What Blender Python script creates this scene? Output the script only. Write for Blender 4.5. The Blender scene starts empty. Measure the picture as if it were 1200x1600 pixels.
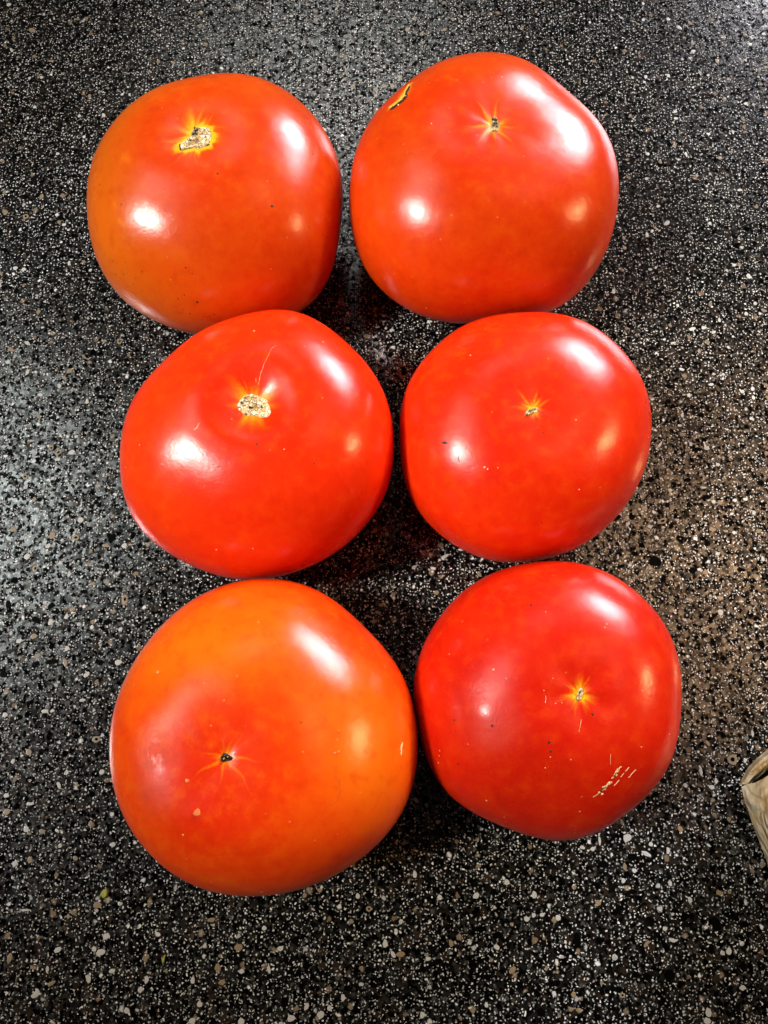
import bpy, math, random
import numpy as np
from mathutils import Vector
from mathutils.bvhtree import BVHTree

random.seed(7)
rng = np.random.default_rng(7)
scene = bpy.context.scene
col = scene.collection

# ------------------------------------------------------------------ camera
TILT = math.radians(16)
CAMH = 0.28
FPX = 1230.0                       # focal length in pixels of the 1200 x 1600 photograph
cd = bpy.data.cameras.new("camera")
cam = bpy.data.objects.new("camera", cd)
col.objects.link(cam)
cam.location = (0, 0, CAMH)
cam.rotation_euler = (TILT, 0, 0)
cd.sensor_fit = 'AUTO'
cd.sensor_width = 36.0
cd.lens = 36.0 * FPX / 1600.0
cd.clip_start = 0.01
cd.clip_end = 50
scene.camera = cam

# ------------------------------------------------------------------ world and lamps
w = bpy.data.worlds.new("World")
scene.world = w
w.use_nodes = True
bg = w.node_tree.nodes['Background']
bg.inputs[0].default_value = (1.0, 0.84, 0.66, 1)
bg.inputs[1].default_value = 0.02

AIM = Vector((0.0, 0.09, 0.03))

def lamp(name, kind, loc, energy, color, aim=AIM, **kw):
    d = bpy.data.lights.new(name, kind)
    d.energy = energy
    d.color = color
    for k, v in kw.items():
        setattr(d, k, v)
    o = bpy.data.objects.new(name, d)
    col.objects.link(o)
    o.location = loc
    o.rotation_euler = (Vector(aim) - Vector(loc)).to_track_quat('-Z', 'Y').to_euler()
    return o

def toward(az, el, dist):
    a, e = math.radians(az), math.radians(el)
    return AIM + Vector((math.cos(a) * math.cos(e), math.sin(a) * math.cos(e), math.sin(e))) * dist

# white ceiling spot to the left, its cone fading off towards the edges of the work surface
lamp("ceiling_spot_lamp", 'SPOT', toward(-173, 48, 1.5), 132, (1.0, 0.97, 0.92), aim=(0.0, 0.12, 0.03),
     spot_size=math.radians(18), spot_blend=1.0, shadow_soft_size=0.125)
# daylight window beyond the upper right corner
lamp("window_lamp", 'AREA', toward(53, 22, 1.7), 2.3, (0.93, 0.92, 1.0),
     shape='RECTANGLE', size=0.75, size_y=0.45, spread=math.radians(36))
# warm lamp to the right
lamp("warm_room_lamp", 'SPOT', toward(3, 28, 1.5), 30, (1.0, 0.66, 0.28),
     spot_size=math.radians(23), spot_blend=1.0, shadow_soft_size=0.075)
# light thrown back by the pale ceiling and walls to the left, beyond and to the right of the cook
lamp("ceiling_bounce_left", 'AREA', toward(156, 53, 1.6), 0.40, (0.92, 1.0, 0.96), aim=(-0.10, 0.10, 0.0),
     shape='RECTANGLE', size=0.9, size_y=1.1, spread=math.radians(28))
lamp("ceiling_bounce_far", 'AREA', toward(97, 43, 1.6), 0.09, (0.97, 1.0, 0.95), aim=(-0.06, 0.23, 0.0),
     shape='RECTANGLE', size=1.1, size_y=0.55, spread=math.radians(25))
lamp("ceiling_bounce_right", 'AREA', toward(20, 60, 1.6), 0.40, (1.0, 0.60, 0.32), aim=(0.12, 0.07, 0.0),
     shape='RECTANGLE', size=1.9, size_y=0.8, spread=math.radians(33))

vs = scene.view_settings
scene.display_settings.display_device = 'sRGB'
vs.view_transform = 'Standard'
vs.look = 'None'
vs.exposure = 0.0
vs.gamma = 1.0
vs.use_curve_mapping = False

# ------------------------------------------------------------------ helpers
def at(px, py, z=0.0):
    """point at height z seen at pixel (px, py) of the photograph"""
    dx = (px - 600) / FPX
    dy = -(py - 800) / FPX
    c, s = math.cos(TILT), math.sin(TILT)
    d = Vector((dx, dy * c + s, dy * s - c))
    t = (z - CAMH) / d.z
    return Vector((0, 0, CAMH)) + d * t

def ray(px, py):
    p = at(px, py, 0.0)
    o = Vector((0, 0, CAMH))
    return o, (p - o).normalized()

def mesh_obj(name, verts, faces, mat, parent=None, smooth=True):
    m = bpy.data.meshes.new(name)
    m.from_pydata([tuple(v) for v in verts], [], faces)
    m.update()
    if smooth:
        m.polygons.foreach_set('use_smooth', [True] * len(m.polygons))
    o = bpy.data.objects.new(name, m)
    if mat:
        m.materials.append(mat)
    col.objects.link(o)
    if parent:
        o.parent = parent
        o.matrix_parent_inverse = parent.matrix_world.inverted()
    return o

def tag(o, label=None, cat=None, group=None, kind=None):
    if label: o['label'] = label
    if cat: o['category'] = cat
    if group: o['group'] = group
    if kind: o['kind'] = kind
    return o

class NT:
    """small node-tree writer"""
    def __init__(self, name):
        self.m = bpy.data.materials.new(name)
        self.m.use_nodes = True
        self.t = self.m.node_tree
        self.t.nodes.clear()
        self.out = self.t.nodes.new('ShaderNodeOutputMaterial')
        self.p = self.t.nodes.new('ShaderNodeBsdfPrincipled')
        self.link(self.p.outputs[0], self.out.inputs[0])
        self._tc = None
    def link(self, a, b): self.t.links.new(a, b)
    def put(self, sock, v):
        if hasattr(v, 'is_output'): self.link(v, sock)
        elif v is not None:
            if sock.type == 'RGBA' and len(v) == 3: v = (*v, 1)
            sock.default_value = v
    def set(self, **kw):
        for k, v in kw.items(): self.put(self.p.inputs[k.replace('_', ' ')], v)
    def obj(self):
        if not self._tc: self._tc = self.t.nodes.new('ShaderNodeTexCoord')
        return self._tc.outputs['Object']
    def math(self, op, a, b=None, c=None, clamp=False):
        n = self.t.nodes.new('ShaderNodeMath'); n.operation = op; n.use_clamp = clamp
        self.put(n.inputs[0], a)
        if b is not None: self.put(n.inputs[1], b)
        if c is not None: self.put(n.inputs[2], c)
        return n.outputs[0]
    def vmath(self, op, a, b=None, scale=None):
        n = self.t.nodes.new('ShaderNodeVectorMath'); n.operation = op
        self.put(n.inputs[0], a)
        if b is not None: self.put(n.inputs[1], b)
        if scale is not None: self.put(n.inputs['Scale'], scale)
        return n.outputs[0]
    def noise(self, vec, scale, detail=2, rough=0.5, color=False):
        n = self.t.nodes.new('ShaderNodeTexNoise')
        self.put(n.inputs['Vector'], vec)
        n.inputs['Scale'].default_value = scale
        n.inputs['Detail'].default_value = detail
        n.inputs['Roughness'].default_value = rough
        return n.outputs['Color'] if color else n.outputs['Fac']
    def voro(self, vec, scale, dim='3D', rnd=1.0, feature='F1'):
        n = self.t.nodes.new('ShaderNodeTexVoronoi')
        n.voronoi_dimensions = dim
        n.feature = feature
        self.put(n.inputs['Vector'], vec)
        n.inputs['Scale'].default_value = scale
        n.inputs['Randomness'].default_value = rnd
        return n
    def maprange(self, v, a, b, c=0.0, d=1.0, smooth=False):
        n = self.t.nodes.new('ShaderNodeMapRange')
        n.interpolation_type = 'SMOOTHSTEP' if smooth else 'LINEAR'
        self.put(n.inputs[0], v); self.put(n.inputs[1], a); self.put(n.inputs[2], b)
        self.put(n.inputs[3], c); self.put(n.inputs[4], d)
        return n.outputs[0]
    def mix(self, f, a, b):
        n = self.t.nodes.new('ShaderNodeMix'); n.data_type = 'RGBA'
        self.put(n.inputs['Factor'], f)
        self.put(n.inputs[6], a); self.put(n.inputs[7], b)
        return n.outputs[2]
    def sep(self, c):
        n = self.t.nodes.new('ShaderNodeSeparateColor'); self.put(n.inputs[0], c); return n.outputs
    def attr(self, name):
        n = self.t.nodes.new('ShaderNodeAttribute'); n.attribute_name = name; return n
    def bump(self, h, strength, dist, normal=None):
        n = self.t.nodes.new('ShaderNodeBump')
        n.inputs['Strength'].default_value = strength
        n.inputs['Distance'].default_value = dist
        self.put(n.inputs['Height'], h)
        if normal is not None: self.put(n.inputs['Normal'], normal)
        return n.outputs[0]

# ------------------------------------------------------------------ counter material
def counter_material():
    n = NT("speckled_solid_surface")
    co = n.obj()
    warp = n.vmath('SCALE', n.vmath('SUBTRACT', n.noise(co, 520, 2, color=True), (0.5, 0.5, 0.5)), scale=0.0016)
    v = n.vmath('ADD', co, warp)
    warp2 = n.vmath('SCALE', n.vmath('SUBTRACT', n.noise(co, 1500, 1, color=True), (0.5, 0.5, 0.5)), scale=0.0007)
    v = n.vmath('ADD', v, warp2)
    def layer(scale, keep, r0, r1, edge=0.05, off=0.0):
        vv = n.vmath('ADD', v, (off, off * 0.7, 0))
        vo = n.voro(vv, scale, '2D')
        s = n.sep(vo.outputs['Color'])
        rad = n.maprange(s[0], keep, 1.0, r0, r1)
        on = n.math('GREATER_THAN', s[0], keep)
        d = n.math('SUBTRACT', rad, vo.outputs['Distance'])
        m = n.maprange(d, -edge, edge, smooth=True)
        return n.math('MULTIPLY', m, on), s
    # matrix of dark translucent grains
    b = n.voro(v, 620, '2D')
    bs = n.sep(b.outputs['Color'])
    gs = n.sep(n.voro(v, 760, '2D').outputs['Color'])
    grey = n.maprange(n.math('POWER', bs[1], 2.5), 0, 1, 0.001, 0.022)
    cool = n.mix(n.noise(co, 60, 3), (0.80, 0.62, 0.48), (0.90, 0.96, 0.90))
    c = n.mix(grey, (0, 0, 0), cool)
    # brown translucent grains
    m, s = layer(230, 0.62, 0.22, 0.50, 0.10, 0.31)
    c = n.mix(n.math('MULTIPLY', m, 0.6), c, n.mix(s[1], (0.022, 0.012, 0.007), (0.04, 0.026, 0.015)))
    # grey grains
    m, s = layer(560, 0.50, 0.12, 0.40, 0.10, 0.77)
    c = n.mix(n.math('MULTIPLY', m, 0.85), c, n.mix(s[1], (0.02, 0.02, 0.019), (0.085, 0.083, 0.075)))
    # black grains: their dull faces mirror little
    m, s = layer(360, 0.42, 0.14, 0.44, 0.05, 1.3)
    c = n.mix(m, c, (0.0012, 0.0012, 0.0012))
    dull = m
    m, s = layer(620, 0.50, 0.20, 0.48, 0.06, 7.1)
    c = n.mix(m, c, (0.0012, 0.0012, 0.0012))
    dull = n.math('MAXIMUM', dull, m)
    # small tan grains
    m, s = layer(290, 0.92, 0.14, 0.30, 0.06, 2.1)
    c = n.mix(n.math('MULTIPLY', m, 0.8), c, n.mix(s[1], (0.22, 0.14, 0.08), (0.34, 0.27, 0.17)))
    dull = n.math('SUBTRACT', dull, m, clamp=True)
    # white flecks of two sizes
    for sc, kp, r0, r1, lo, off in ((740, 0.47, 0.09, 0.24, 0.12, 3.4), (1150, 0.66, 0.13, 0.28, 0.12, 4.9), (280, 0.95, 0.12, 0.20, 0.4, 5.7)):
        m, s = layer(sc, kp, r0, r1, 0.07, off)
        c = n.mix(m, c, n.mix(s[1], (lo, lo * 0.98, lo * 0.92), (0.90, 0.89, 0.85)))
        dull = n.math('SUBTRACT', dull, m, clamp=True)
    rough = n.maprange(n.noise(co, 900, 2), 0.3, 0.7, 0.12, 0.20)
    nb = n.bump(n.noise(co, 1400, 2), 0.2, 0.0001)
    n.set(Base_Color=c, Roughness=rough, Normal=nb, Specular_IOR_Level=n.math('MULTIPLY', n.maprange(dull, 0, 1, 1.0, 0.03), n.maprange(n.math('POWER', gs[2], 1.6), 0, 1, 0.10, 1.9)))
    n.p.inputs['IOR'].default_value = 1.5
    return n.m

def chip_material(name, ca, cb):
    n = NT(name)
    co = n.obj()
    c = n.mix(n.maprange(n.noise(co, 900, 3), 0.3, 0.7), ca, cb)
    n.set(Base_Color=c, Roughness=0.3)
    if name == 'black_chip': n.p.inputs['Specular IOR Level'].default_value = 0.02
    return n.m

# ------------------------------------------------------------------ countertop with its embedded chips
cm = counter_material()
def slab(name, x0, x1, y0, y1, z0, z1, r, mat):
    """rectangular slab with rounded vertical corners and an eased top edge"""
    ring = []
    for cx, cy, a0 in ((x1 - r, y1 - r, 0), (x0 + r, y1 - r, 90), (x0 + r, y0 + r, 180), (x1 - r, y0 + r, 270)):
        for k in range(7):
            a = math.radians(a0 + 15 * k)
            ring.append((cx, cy, math.cos(a), math.sin(a)))
    V, F = [], []
    lv = [(z0, r), (z1 - 0.004, r), (z1 - 0.0012, r - 0.0012), (z1, r - 0.004)]
    for z, rr in lv:
        for cx, cy, c, s in ring: V.append((cx + rr * c, cy + rr * s, z))
    N = len(ring)
    for l in range(len(lv) - 1):
        for k in range(N):
            a, b = l * N + k, l * N + (k + 1) % N
            F.append((a, b, b + N, a + N))
    F.append(tuple(range((len(lv) - 1) * N, len(lv) * N)))
    F.append(tuple(reversed(range(N))))
    return mesh_obj(name, V, F, mat, smooth=False)
counter = tag(slab("countertop", -0.75, 0.75, -0.45, 0.95, -0.038, 0.0, 0.03, cm), kind='structure')

CHIPM = {
    'w': chip_material("white_chip", (0.34, 0.33, 0.29), (0.74, 0.73, 0.68)),
    't': chip_material("tan_chip", (0.16, 0.095, 0.05), (0.40, 0.30, 0.17)),
    'b': chip_material("black_chip", (0.001, 0.001, 0.001), (0.003, 0.003, 0.003)),
    'r': chip_material("ringed_chip", (0.16, 0.10, 0.05), (0.44, 0.36, 0.22)),
    'g': chip_material("grey_chip", (0.10, 0.10, 0.09), (0.22, 0.22, 0.20)),
}
def chip_mesh(kind, k):
    nv = random.randint(7, 10)
    V, F = [], []
    rad = [random.uniform(0.78, 1.15) for _ in range(nv)]
    for lvl, (sc, z) in enumerate(((1.0, -0.00004), (0.97, 0.00003), (0.80, 0.00005))):
        for i in range(nv):
            a = 2 * math.pi * (i + 0.3 * math.sin(7 * i + k)) / nv
            V.append((sc * rad[i] * math.cos(a), sc * rad[i] * math.sin(a), z))
    for l in range(2):
        for i in range(nv):
            j = (i + 1) % nv
            F.append((l * nv + i, l * nv + j, (l + 1) * nv + j, (l + 1) * nv + i))
    if kind == 'r':
        for i in range(nv):
            a = 2 * math.pi * i / nv
            V.append((0.42 * rad[i] * math.cos(a) + 0.08, 0.42 * rad[i] * math.sin(a), 0.00005))
        for i in range(nv):
            j = (i + 1) % nv
            F.append((2 * nv + i, 2 * nv + j, 3 * nv + j, 3 * nv + i))
        F.append(tuple(range(3 * nv, 4 * nv)))
    else:
        F.append(tuple(range(2 * nv, 3 * nv)))
    m = bpy.data.meshes.new("chip")
    m.from_pydata(V, [], F)
    m.materials.append(CHIPM[kind])
    if kind == 'r':
        m.materials.append(CHIPM['b'])
        m.polygons[len(F) - 1].material_index = 1
    return m
CHIPS = {k: [chip_mesh(k, i) for i in range(8)] for k in CHIPM}
PX = 0.000228
def chip(px, py, length, width, ang, kind):
    o = bpy.data.objects.new("stone_chip", random.choice(CHIPS[kind]))
    col.objects.link(o)
    o.parent = counter
    p = at(px, py, 0)
    o.location = (p.x, p.y, 0.0)
    o.rotation_euler = (0, 0, math.radians(ang))
    o.scale = (length * PX * 0.44, width * PX * 0.44, 1)
CHIP_LIST = """
w 62 617 8 6 0;w 136 627 7 11 0;w 93 603 7 7 0;w 106 682 7 6 0;w 119 682 8 7 20;w 112 707 13 10 10;w 90 718 13 7 5;r 91 707 15 11 30;r 80 700 10 11 0;r 39 745 10 12 60;w 82 747 7 7 0;w 40 761 7 7 0;t 60 650 12 6 -30;t 54 780 7 10 0;b 157 620 14 10 0;b 16 707 9 17 0;b 62 781 11 10 0;b 105 770 13 7 0;b 151 785 10 9 0
w 126 812 13 10 20;w 42 870 12 12 0;w 75 853 13 9 25;w 194 853 10 11 0;w 135 1054 14 9 35;w 185 1035 15 10 15;w 79 972 9 13 0;w 104 963 8 11 -15;w 105 1013 9 9 0;w 30 1002 12 8 20;w 123 975 7 7 0;w 94 879 7 7 0;w 108 897 6 10 0;w 188 983 9 8 30;t 82 836 11 15 -15;r 118 840 14 11 0;t 165 852 11 7 0;r 55 888 10 13 0;t 113 952 11 9 40;t 53 994 13 11 0;t 58 1024 15 6 25;t 102 1035 8 19 20;t 145 912 10 7 0;r 195 936 12 17 0;t 20 827 15 10 15
b 13 944 11 18 10;b 81 946 15 11 20;b 175 840 19 14 30;b 167 884 10 14 0;b 112 829 12 9 0;b 56 969 18 12 -20;b 168 972 17 11 20;b 81 920 8 10 0;b 81 1034 23 9 10;b 6 1053 14 14 0;b 58 1037 12 11 0;b 16 1034 11 8 0;b 157 1035 14 11 0;b 94 901 10 8 0;b 131 924 13 8 0;b 172 921 21 8 0
w 70 1111 14 8 -5;w 8 1117 11 9 0;w 159 1206 10 10 0;w 92 1227 7 13 25;w 129 1094 10 5 0;w 47 1256 14 6 0;w 20 1190 7 9 0;w 104 1207 6 9 -20;w 41 1296 9 12 30;w 176 1320 10 8 0;w 175 1272 7 7 0;w 10 1243 11 8 20;w 94 1321 7 7 0;w 89 1298 9 4 -35;r 150 1155 14 12 0;t 45 1175 11 11 0;t 142 1287 6 9 0;t 47 1343 9 12 0;t 118 1341 9 8 0;t 11 1269 13 10 30;t 66 1299 10 8 0
w 23 1350 8 12 -25;w 166 1463 14 10 30;w 157 1488 18 10 20;w 147 1483 9 9 0;w 90 1484 14 9 20;w 56 1553 9 18 -35;w 40 1422 17 4 0;w 138 1529 8 15 30;w 229 1531 8 12 -10;w 175 1517 11 8 0;w 219 1547 8 10 0;w 198 1579 10 9 0;w 74 1515 6 11 0;w 301 1532 8 11 0;w 312 1569 10 9 0;w 300 1595 12 10 0;w 377 1518 8 8 0;w 377 1596 12 10 0;w 188 1412 7 6 0;w 246 1460 9 6 -30;t 15 1497 8 18 -10;t 330 1437 14 6 20;t 52 1512 11 6 0;t 80 1537 14 6 35;t 347 1535 12 9 0;t 340 1512 10 13 -20;t 107 1432 6 6 0;t 152 1414 14 12 0;t 373 1480 14 12 0
w 648 1366 8 12 0;w 687 1402 9 9 0;w 744 1400 12 9 25;w 559 1400 8 9 0;w 413 1450 9 7 0;w 438 1482 12 8 0;w 420 1515 7 12 20;w 602 1474 9 12 0;w 619 1456 6 9 0;w 614 1491 7 12 30;t 626 1491 16 9 0;w 669 1498 9 7 0;w 536 1559 8 11 0;w 479 1573 8 12 -30;w 515 1575 9 9 0;w 501 1586 12 11 0;w 455 1591 13 11 0;w 660 1586 8 11 0;r 576 1420 10 9 0;w 626 1440 6 8 0;t 500 1391 9 7 0;t 476 1399 7 9 0;t 705 1474 7 11 0;w 734 1472 6 8 0;b 643 1398 13 11 0;b 445 1567 14 12 0;b 461 1470 12 10 0;b 546 1467 14 12 0;b 479 1509 13 12 0;b 575 1516 13 11 0
w 792 1378 10 9 20;w 835 1398 10 11 0;w 823 1436 11 8 0;w 847 1429 9 7 0;w 872 1434 10 9 0;w 834 1430 7 8 0;w 776 1480 12 8 -25;w 974 1376 7 9 0;w 961 1496 10 9 0;w 877 1495 10 5 0;w 870 1504 5 10 0;w 760 1570 7 8 0;t 800 1516 15 8 40;t 905 1579 9 6 0;t 896 1554 8 9 0;t 935 1411 10 9 0;r 972 1555 10 8 0;b 902 1467 12 25 3;b 966 1421 9 18 15;b 860 1535 7 19 0;b 942 1350 21 13 0;b 935 1470 11 10 0;b 845 1581 14 15 0;b 780 1461 12 11 0
w 980 1309 17 12 30;w 937 1314 5 15 0;w 910 1324 10 6 -15;w 926 1327 8 7 0;w 1009 1334 16 7 -30;w 1044 1329 6 12 0;t 976 1354 7 12 -15;w 1017 1319 8 7 0;w 1078 1406 7 12 15;w 1047 1380 6 9 0;w 1051 1469 16 6 -12;w 1139 1486 10 12 -20;w 1129 1489 8 7 0;w 1107 1582 11 14 0;w 1105 1595 13 10 0;w 1160 1544 10 8 0;w 1159 1474 8 7 0;w 960 1496 9 9 0;w 1039 1451 9 7 20;w 1165 1410 5 10 0;t 1010 1475 13 6 45;t 1124 1395 12 9 0;t 1140 1393 6 6 0;b 1046 1522 20 17 0;b 1010 1526 14 12 0;b 1119 1445 15 23 10;b 1164 1444 17 10 0;b 1162 1511 11 18 0;b 936 1470 10 12 0;b 989 1394 16 8 0;b 1150 1435 10 9 0;b 987 1339 12 12 0
w 1095 1204 6 17 5;g 1166 1154 9 9 0;w 1176 1146 5 10 0;t 1106 1161 5 10 30;w 1164 1188 6 10 0;w 1071 1227 8 6 -30;w 1112 1230 12 7 -10;w 1119 1220 6 8 0;r 1144 1187 18 19 30;t 1139 1280 7 9 30;t 1063 1295 8 11 20
w 1099 762 13 5 0;w 1115 784 10 8 20;w 1165 780 9 6 0;w 1015 823 11 7 -35;w 1047 766 9 6 0;w 1178 801 7 10 0;r 1035 814 19 11 15;w 1148 782 8 6 0;w 1192 873 7 11 0;t 1185 830 8 8 0;w 1121 865 9 7 0;t 1103 894 11 10 0;t 1165 897 6 13 0;t 1125 785 9 9 0;t 1113 827 13 9 0;b 1024 876 23 22 0;b 1105 848 11 14 0;b 1082 891 15 14 0;b 1189 755 14 13 0;b 1104 777 17 10 10;b 1133 808 10 9 0;b 1087 854 10 8 0;b 1157 890 13 8 0;b 1036 905 12 12 0;b 1141 792 14 9 -20
w 1066 649 7 10 0;w 1104 700 12 9 0;w 1122 726 9 7 0;w 1126 957 9 13 20;w 1160 612 9 8 0;w 981 819 12 6 45;w 1174 654 9 8 0;w 1031 695 11 5 50;w 1079 694 6 9 0;w 1062 665 8 5 0;w 1111 601 11 6 0;b 1089 702 21 9 10;b 1044 627 13 11 0;b 1075 750 14 9 0;b 1047 604 17 9 0
w 1042 349 14 9 25;w 1011 367 8 13 0;w 1019 361 6 9 -30;w 1109 349 9 8 0;w 1147 414 9 8 0;w 1170 432 9 13 15;w 1072 241 5 16 10;w 1010 279 9 9 0;w 1156 297 11 6 0;w 1012 241 8 7 0;w 959 455 8 11 0;w 1016 421 10 6 0;w 1082 514 17 8 20;w 1100 512 11 9 0;w 1115 519 11 7 20;w 1166 490 9 8 0;w 1124 500 7 9 0;w 1180 474 8 8 0;w 1065 577 14 6 -25;w 1052 536 10 5 15;w 1065 400 9 5 0;t 1025 357 14 4 -40;t 975 372 6 10 -25;t 976 387 7 8 0;t 1125 247 9 9 0;b 1104 442 11 11 0;b 1045 315 9 13 0;b 966 474 12 13 0;b 1116 500 8 16 0;b 1155 394 15 12 0
w 647 886 12 6 35;w 696 869 14 7 28;w 720 859 12 4 -5;t 572 867 8 5 30;t 682 926 10 9 0;t 575 963 11 4 -15;t 596 945 8 6 30;t 591 957 10 5 -20;t 663 969 8 4 -40;w 687 875 6 4 0;w 612 516 12 8 40;t 587 493 6 7 0;w 589 511 6 4 0;w 603 513 5 6 0;t 589 577 7 8 30;g 588 536 8 6 0;w 683 520 5 5 0
w 24 419 12 9 20;w 37 421 10 9 0;w 108 411 6 11 0;w 141 422 8 8 0;w 107 359 7 5 0;w 100 351 9 8 0;w 43 536 15 7 -35;w 43 581 8 12 0;w 12 566 9 9 0;t 65 307 9 12 -20;t 8 331 13 12 0;r 40 338 13 12 0;t 17 546 15 9 -20;t 60 487 9 11 0;t 109 579 12 11 0;r 187 533 10 14 0;t 131 557 13 5 -40;t 140 566 8 8 0;t 131 409 8 6 0;b 69 402 15 12 0;b 7 450 15 12 0;b 160 454 14 12 0;b 26 454 12 15 0;b 120 493 10 16 0;b 60 422 9 9 0;b 6 506 12 12 0
w 455 25 10 8 0;w 555 50 8 9 0;w 560 77 8 7 0;w 457 55 10 6 -20;w 90 240 9 7 20;w 162 180 8 12 25;t 140 150 8 10 0;w 65 121 9 8 0;w 46 122 8 8 0;w 18 78 7 13 30;w 14 7 13 9 20;w 54 167 8 7 0;w 124 181 8 8 0;t 80 95 16 6 0;t 50 47 16 13 0;b 82 180 11 11 0;b 93 152 9 10 0;b 127 27 15 9 20;b 150 77 10 9 0;b 180 6 14 16 0;b 111 165 15 6 -15;b 190 125 10 10 0
w 1044 30 10 9 0;w 1062 43 8 13 40;w 1083 80 12 9 0;w 1172 69 9 9 0;w 1005 31 9 9 0;w 1009 120 9 10 0;w 1044 118 7 11 0;w 1056 185 11 7 10;w 1055 175 9 6 30;w 1165 162 9 8 0;t 1121 96 9 12 0;w 1193 53 10 9 0;b 1045 153 13 14 0;b 1033 158 17 6 0;b 1098 98 13 8 40;b 1169 94 7 12 0;b 1138 40 14 8 0;b 1152 38 9 9 0;b 1093 138 8 14 0
"""
CH = []
for item in CHIP_LIST.replace("\n", ";").split(";"):
    if item.strip():
        k, *v = item.split()
        CH.append((k, *map(float, v)))
CH.sort(key=lambda c: -c[3] * c[4])
for k, x, y, L, Wd, a in CH[:300]:
    chip(x, y, L, Wd, a, k)
# the smaller remaining chips, joined into one part
MATS = list(CHIPM.values())
JV, JF, JM = [], [], []
for k, x, y, L, Wd, a in CH[300:]:
    src = random.choice(CHIPS[k]); p = at(x, y, 0); b0 = len(JV); r = math.radians(a)
    for vtx in src.vertices:
        X, Y = vtx.co.x * L * PX / 2, vtx.co.y * Wd * PX / 2
        JV.append((p.x + X * math.cos(r) - Y * math.sin(r), p.y + X * math.sin(r) + Y * math.cos(r), vtx.co.z))
    for poly in src.polygons:
        JF.append(tuple(b0 + i for i in poly.vertices)); JM.append(MATS.index(src.materials[poly.material_index]))
if JV:
    o = mesh_obj("small_stone_chips", JV, JF, None, counter, smooth=False)
    for mm in MATS: o.data.materials.append(mm)
    o.data.polygons.foreach_set('material_index', JM)
    o['kind'] = "stuff"

# ------------------------------------------------------------------ tomatoes
FIT = {
    1: dict(c=(-0.0624, 0.1893), h=0.066, s=(-0.00058, 0.00314),
        R=[0.04691, 0.04768, 0.04853, 0.04912, 0.04951, 0.04978, 0.04964, 0.04873, 0.04707, 0.04525, 0.044, 0.04364, 0.04383, 0.04407, 0.04423, 0.0445, 0.0449, 0.04521, 0.0453, 0.04552, 0.04626, 0.04742, 0.04837, 0.04866, 0.04857, 0.04865, 0.04901, 0.04927, 0.04927, 0.04938, 0.04995, 0.05063, 0.05061, 0.0495, 0.04791, 0.04688]),
    2: dict(c=(0.03712, 0.19571), h=0.068, s=(-0.00075, 9e-05),
        R=[0.04854, 0.04831, 0.04777, 0.04686, 0.04616, 0.04637, 0.04747, 0.04867, 0.04936, 0.04956, 0.04957, 0.04933, 0.04863, 0.04781, 0.04754, 0.04806, 0.04884, 0.04934, 0.04974, 0.05056, 0.05185, 0.05306, 0.05375, 0.05393, 0.05366, 0.05289, 0.05173, 0.05085, 0.05087, 0.0517, 0.05247, 0.05247, 0.05168, 0.05056, 0.04954, 0.04886]),
    3: dict(c=(-0.04272, 0.09434), h=0.062, s=(0.00306, 0.00326),
        R=[0.0461, 0.04613, 0.04619, 0.04604, 0.04577, 0.04587, 0.04647, 0.04687, 0.04631, 0.04495, 0.0437, 0.04305, 0.04266, 0.04219, 0.04195, 0.04244, 0.04344, 0.04425, 0.04465, 0.04514, 0.04599, 0.0467, 0.04664, 0.04593, 0.04527, 0.04506, 0.04504, 0.04486, 0.04457, 0.04443, 0.04449, 0.0447, 0.04509, 0.04562, 0.04605, 0.04616]),
    4: dict(c=(0.04831, 0.09861), h=0.06, s=(-0.00265, -0.00162),
        R=[0.04211, 0.04318, 0.04416, 0.04478, 0.0452, 0.04565, 0.04597, 0.04578, 0.04511, 0.04457, 0.04455, 0.04477, 0.04473, 0.04439, 0.04416, 0.04413, 0.04396, 0.04347, 0.04305, 0.04319, 0.04377, 0.04425, 0.04433, 0.04423, 0.04412, 0.04385, 0.04323, 0.04242, 0.04173, 0.04123, 0.04081, 0.04045, 0.04032, 0.04046, 0.04079, 0.0413]),
    5: dict(c=(-0.03631, -6e-05), h=0.066, s=(-0.0055, -0.00487),
        R=[0.04653, 0.04637, 0.04616, 0.04571, 0.04526, 0.04537, 0.04628, 0.04752, 0.04845, 0.04884, 0.04883, 0.04851, 0.04782, 0.04684, 0.04586, 0.04513, 0.04458, 0.04401, 0.04346, 0.04307, 0.04289, 0.0428, 0.04273, 0.04273, 0.0428, 0.04282, 0.04273, 0.04267, 0.04284, 0.04325, 0.04385, 0.04465, 0.04563, 0.04651, 0.04691, 0.04681]),
    6: dict(c=(0.05094, 0.01098), h=0.06, s=(0.00306, 0.00058),
        R=[0.03904, 0.04024, 0.04165, 0.04282, 0.04361, 0.04416, 0.04453, 0.0446, 0.0443, 0.04381, 0.04344, 0.04325, 0.04307, 0.04273, 0.04236, 0.04217, 0.04212, 0.04194, 0.04155, 0.04127, 0.04141, 0.04174, 0.04167, 0.04095, 0.04003, 0.03963, 0.0399, 0.04028, 0.0401, 0.03937, 0.03865, 0.03841, 0.03854, 0.03863, 0.03849, 0.03848]),
}

NTH, NPH = 384, 300
TH = np.arange(NTH) * 2 * np.pi / NTH
PHI = np.concatenate([np.linspace(0.0004, 0.34, 130, endpoint=False), np.linspace(0.34, np.pi - 0.004, NPH - 130)])
TPX = 0.000187                     # one pixel of the photograph near a tomato's top, in metres

def smooth_table(R):
    f = np.fft.rfft(np.array(R))
    g = np.zeros(NTH // 2 + 1, complex); g[:len(f)] = f
    return np.fft.irfft(g, NTH) * NTH / len(R)

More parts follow.
